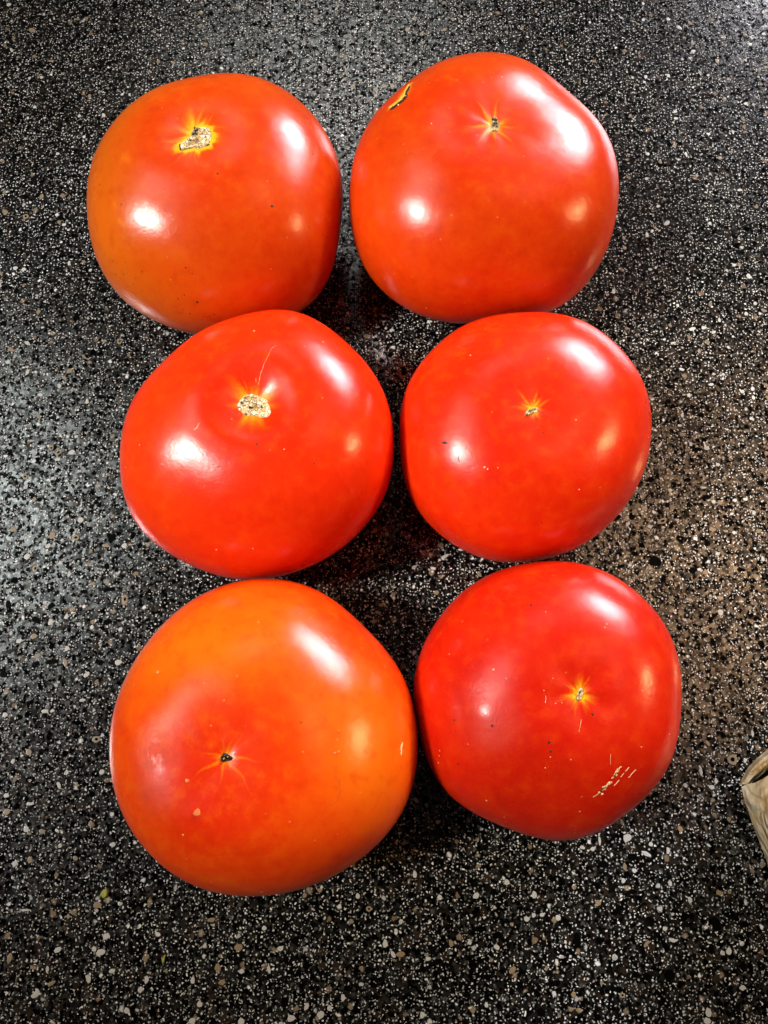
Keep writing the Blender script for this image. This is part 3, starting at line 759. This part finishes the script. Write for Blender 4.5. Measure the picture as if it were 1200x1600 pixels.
for x, y, r in ((771, 1046, 3), (687, 1173, 2), (686, 1181, 2), (685, 1192, 1.8), (760, 1251, 2.6), (788, 1277, 2), (906, 1268, 2.2), (736, 1264, 1.6), (852, 1200, 1.6), (860, 1183, 1.6), (892, 1187, 1.4),
                (1002, 1167, 2), (948, 975, 2.4), (945, 980, 1.8), (850, 1079, 1.6), (864, 1060, 1.6), (853, 956, 1.4), (702, 1022, 1.8), (791, 1060, 1.4), (868, 1099, 1.4), (878, 1098, 1.2), (1046, 1147, 1.6)):
    t6.blob(x, y, r * 0.6, PALE, "pale_speck")
for x, y, r in ((830, 946, 2), (858, 1160, 2), (860, 1174, 1.8), (769, 1134, 2), (926, 1116, 2), (710, 1125, 1.6), (716, 1194, 1.4)):
    t6.blob(x, y, r, BLACK, "dark_speck")

# ------------------------------------------------------------------ crumpled paper bag reaching in at the right
def paper_material():
    n = NT("thin_tan_paper")
    co = n.obj()
    c = n.mix(n.maprange(n.noise(co, 90, 4), 0.35, 0.65), (0.52, 0.41, 0.20), (0.72, 0.66, 0.46))
    c = n.mix(n.math('MULTIPLY', n.maprange(n.noise(co, 70, 3), 0.52, 0.66), 0.6), c, (0.40, 0.24, 0.06))
    wv = n.vmath('ADD', co, n.vmath('SCALE', n.vmath('SUBTRACT', n.noise(co, 130, 2, color=True), (0.5, 0.5, 0.5)), scale=0.012))
    ed = n.voro(wv, 95, feature='DISTANCE_TO_EDGE').outputs['Distance']
    c = n.mix(n.maprange(ed, 0.0, 0.07, 0.65, 0), c, (0.36, 0.22, 0.07))
    b = n.bump(ed, 0.9, 0.004)
    n.set(Base_Color=c, Roughness=0.5, Normal=n.bump(n.noise(co, 420, 4), 0.7, 0.0008, b))
    return n.m
PAPER = paper_material()
bag = tag(bpy.data.objects.new("paper_bag", None), "crumpled pale tan paper bag corner lying on the counter at the right edge", "paper bag")
col.objects.link(bag)
bag.location = at(1230, 1290, 0)
bpy.context.view_layer.update()
def sheet(name, rows, crumple, seed, mat=None):
    """rows: list of polylines (pixel x, pixel y, height in m) all of one length"""
    r = np.random.default_rng(seed)
    A = np.array([[list(at(x, y, z)) for x, y, z in row] for row in rows])
    def dens(A, k):
        n = A.shape[0]; f = np.linspace(0, n - 1, (n - 1) * k + 1); i = np.minimum(f.astype(int), n - 2); u = (f - i)[:, None, None]
        return A[i] * (1 - u) + A[i + 1] * u
    A = dens(A, 8); A = np.swapaxes(dens(np.swapaxes(A, 0, 1), 8), 0, 1)
    n, m = A.shape[:2]
    # crumple: a sum of creased ridges
    for _ in range(16):
        a = r.uniform(0, math.pi); f = r.uniform(90, 420); ph = r.uniform(0, 6.28)
        q = (A[..., 0] * math.cos(a) + A[..., 1] * math.sin(a)) * f + ph
        A[..., 2] += crumple * (np.abs(((q / math.pi) % 2) - 1) - .5) * 60 / f
    A[..., 2] = np.maximum(A[..., 2], 0.0008)
    V = [Vector(p) - bag.location for p in A.reshape(-1, 3)]
    F = [(i * m + j, i * m + j + 1, (i + 1) * m + j + 1, (i + 1) * m + j) for i in range(n - 1) for j in range(m - 1)]
    o = mesh_obj(name, V, F, mat or PAPER, None, smooth=False)
    o.parent = bag
    s = o.modifiers.new("thickness", 'SOLIDIFY'); s.thickness = 0.00035; s.offset = -1
    return o
sheet("front_panel", [
    [(1161, 1229, .012), (1170, 1226, .014), (1183, 1224, .016), (1195, 1218, .019), (1212, 1206, .022), (1300, 1190, .026), (1420, 1170, .022), (1540, 1150, .002)],
    [(1166, 1250, .010), (1174, 1250, .015), (1186, 1249, .019), (1200, 1248, .023), (1230, 1246, .028), (1310, 1235, .034), (1430, 1225, .028), (1560, 1210, .002)],
    [(1175, 1285, .006), (1183, 1286, .013), (1195, 1287, .020), (1210, 1288, .026), (1240, 1290, .031), (1320, 1290, .036), (1450, 1290, .030), (1580, 1290, .002)],
    [(1188, 1325, .003), (1196, 1326, .010), (1208, 1327, .018), (1222, 1330, .024), (1255, 1335, .029), (1330, 1340, .034), (1460, 1345, .028), (1590, 1350, .002)],
    [(1202, 1362, .001), (1212, 1364, .008), (1225, 1366, .015), (1240, 1370, .020), (1270, 1375, .025), (1350, 1385, .028), (1470, 1400, .022), (1590, 1410, .002)],
    [(1225, 1420, .001), (1236, 1420, .004), (1248, 1422, .008), (1262, 1424, .012), (1290, 1430, .015), (1360, 1440, .016), (1470, 1450, .012), (1580, 1460, .001)],
    [(1250, 1470, .001), (1258, 1471, .001), (1268, 1472, .001), (1282, 1474, .001), (1310, 1478, .001), (1370, 1484, .001), (1470, 1490, .001), (1570, 1495, .001)]], 0.0032, 3)
sheet("back_panel", [
    [(1161, 1226, .010), (1172, 1204, .007), (1187, 1186, .004), (1204, 1170, .002), (1250, 1130, .001), (1320, 1090, .001), (1420, 1060, .001), (1530, 1045, .001)],
    [(1164, 1226, .013), (1176, 1208, .015), (1190, 1193, .016), (1206, 1178, .016), (1253, 1140, .017), (1324, 1100, .017), (1424, 1075, .013), (1530, 1060, .001)],
    [(1170, 1225, .014), (1180, 1214, .016), (1192, 1202, .018), (1208, 1190, .020), (1257, 1154, .022), (1328, 1118, .024), (1428, 1095, .019), (1535, 1080, .001)],
    [(1176, 1225, .013), (1183, 1218, .013), (1193, 1210, .014), (1206, 1200, .016), (1257, 1172, .020), (1328, 1150, .024), (1430, 1130, .020), (1538, 1110, .001)]], 0.0024, 5)
sheet("bottom_panel", [  # near-black colour paints in the shade inside the bag's opening
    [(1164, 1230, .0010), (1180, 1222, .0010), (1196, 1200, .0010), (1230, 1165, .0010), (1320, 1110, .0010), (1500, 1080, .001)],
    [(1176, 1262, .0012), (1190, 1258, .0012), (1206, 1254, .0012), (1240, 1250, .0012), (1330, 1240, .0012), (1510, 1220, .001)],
    [(1204, 1360, .0010), (1216, 1360, .0010), (1230, 1362, .0010), (1265, 1368, .0010), (1340, 1375, .0010), (1510, 1390, .001)]], 0.0003, 9, plain("painted_inner_shade", (0.012, 0.008, 0.004), (0.03, 0.02, 0.008), 300, 0.8))

# ------------------------------------------------------------------ green flakes
LEAF = plain("yellow_green_flake", (0.30, 0.34, 0.03), (0.48, 0.44, 0.07), 700, 0.5)
def flake(px, py, outline, label):
    o3 = at(px, py, 0)
    n = len(outline); V, F = [], []
    for f, z in ((0.9, 0.0001), (1.0, 0.0006), (0.72, 0.0011), (0.3, 0.0009)):
        for x, y in outline: V.append((x * f * PX, -y * f * PX, z + 0.0002 * math.sin(x + y)))
    for l in range(3):
        for q in range(n):
            a, b = l * n + q, l * n + (q + 1) % n
            F.append((a, b, b + n, a + n))
    F.append(tuple(3 * n + q for q in range(n))); F.append(tuple(reversed(range(n))))
    o = mesh_obj("herb_flake", V, F, LEAF)
    o.location = (o3.x, o3.y, 0.0)
    return tag(o, label, "flake", "green flakes fallen on the counter")
flake(164.5, 1395, [(-5, 4), (-7, 6), (-6, 2), (-5, -2), (-2, -5), (2, -6), (5, -5), (5.5, -1), (4.5, 3), (2, 5.5), (-1, 7), (-3, 6)], "round yellow-green flake on the counter below the biggest tomato")
flake(256, 1497, [(-1, 6), (-2.5, 1), (-3, -4), (-1, -1), (1, -5), (3, -4), (2, 0), (1.5, 5)], "tiny forked green flake on the counter near the bottom edge")
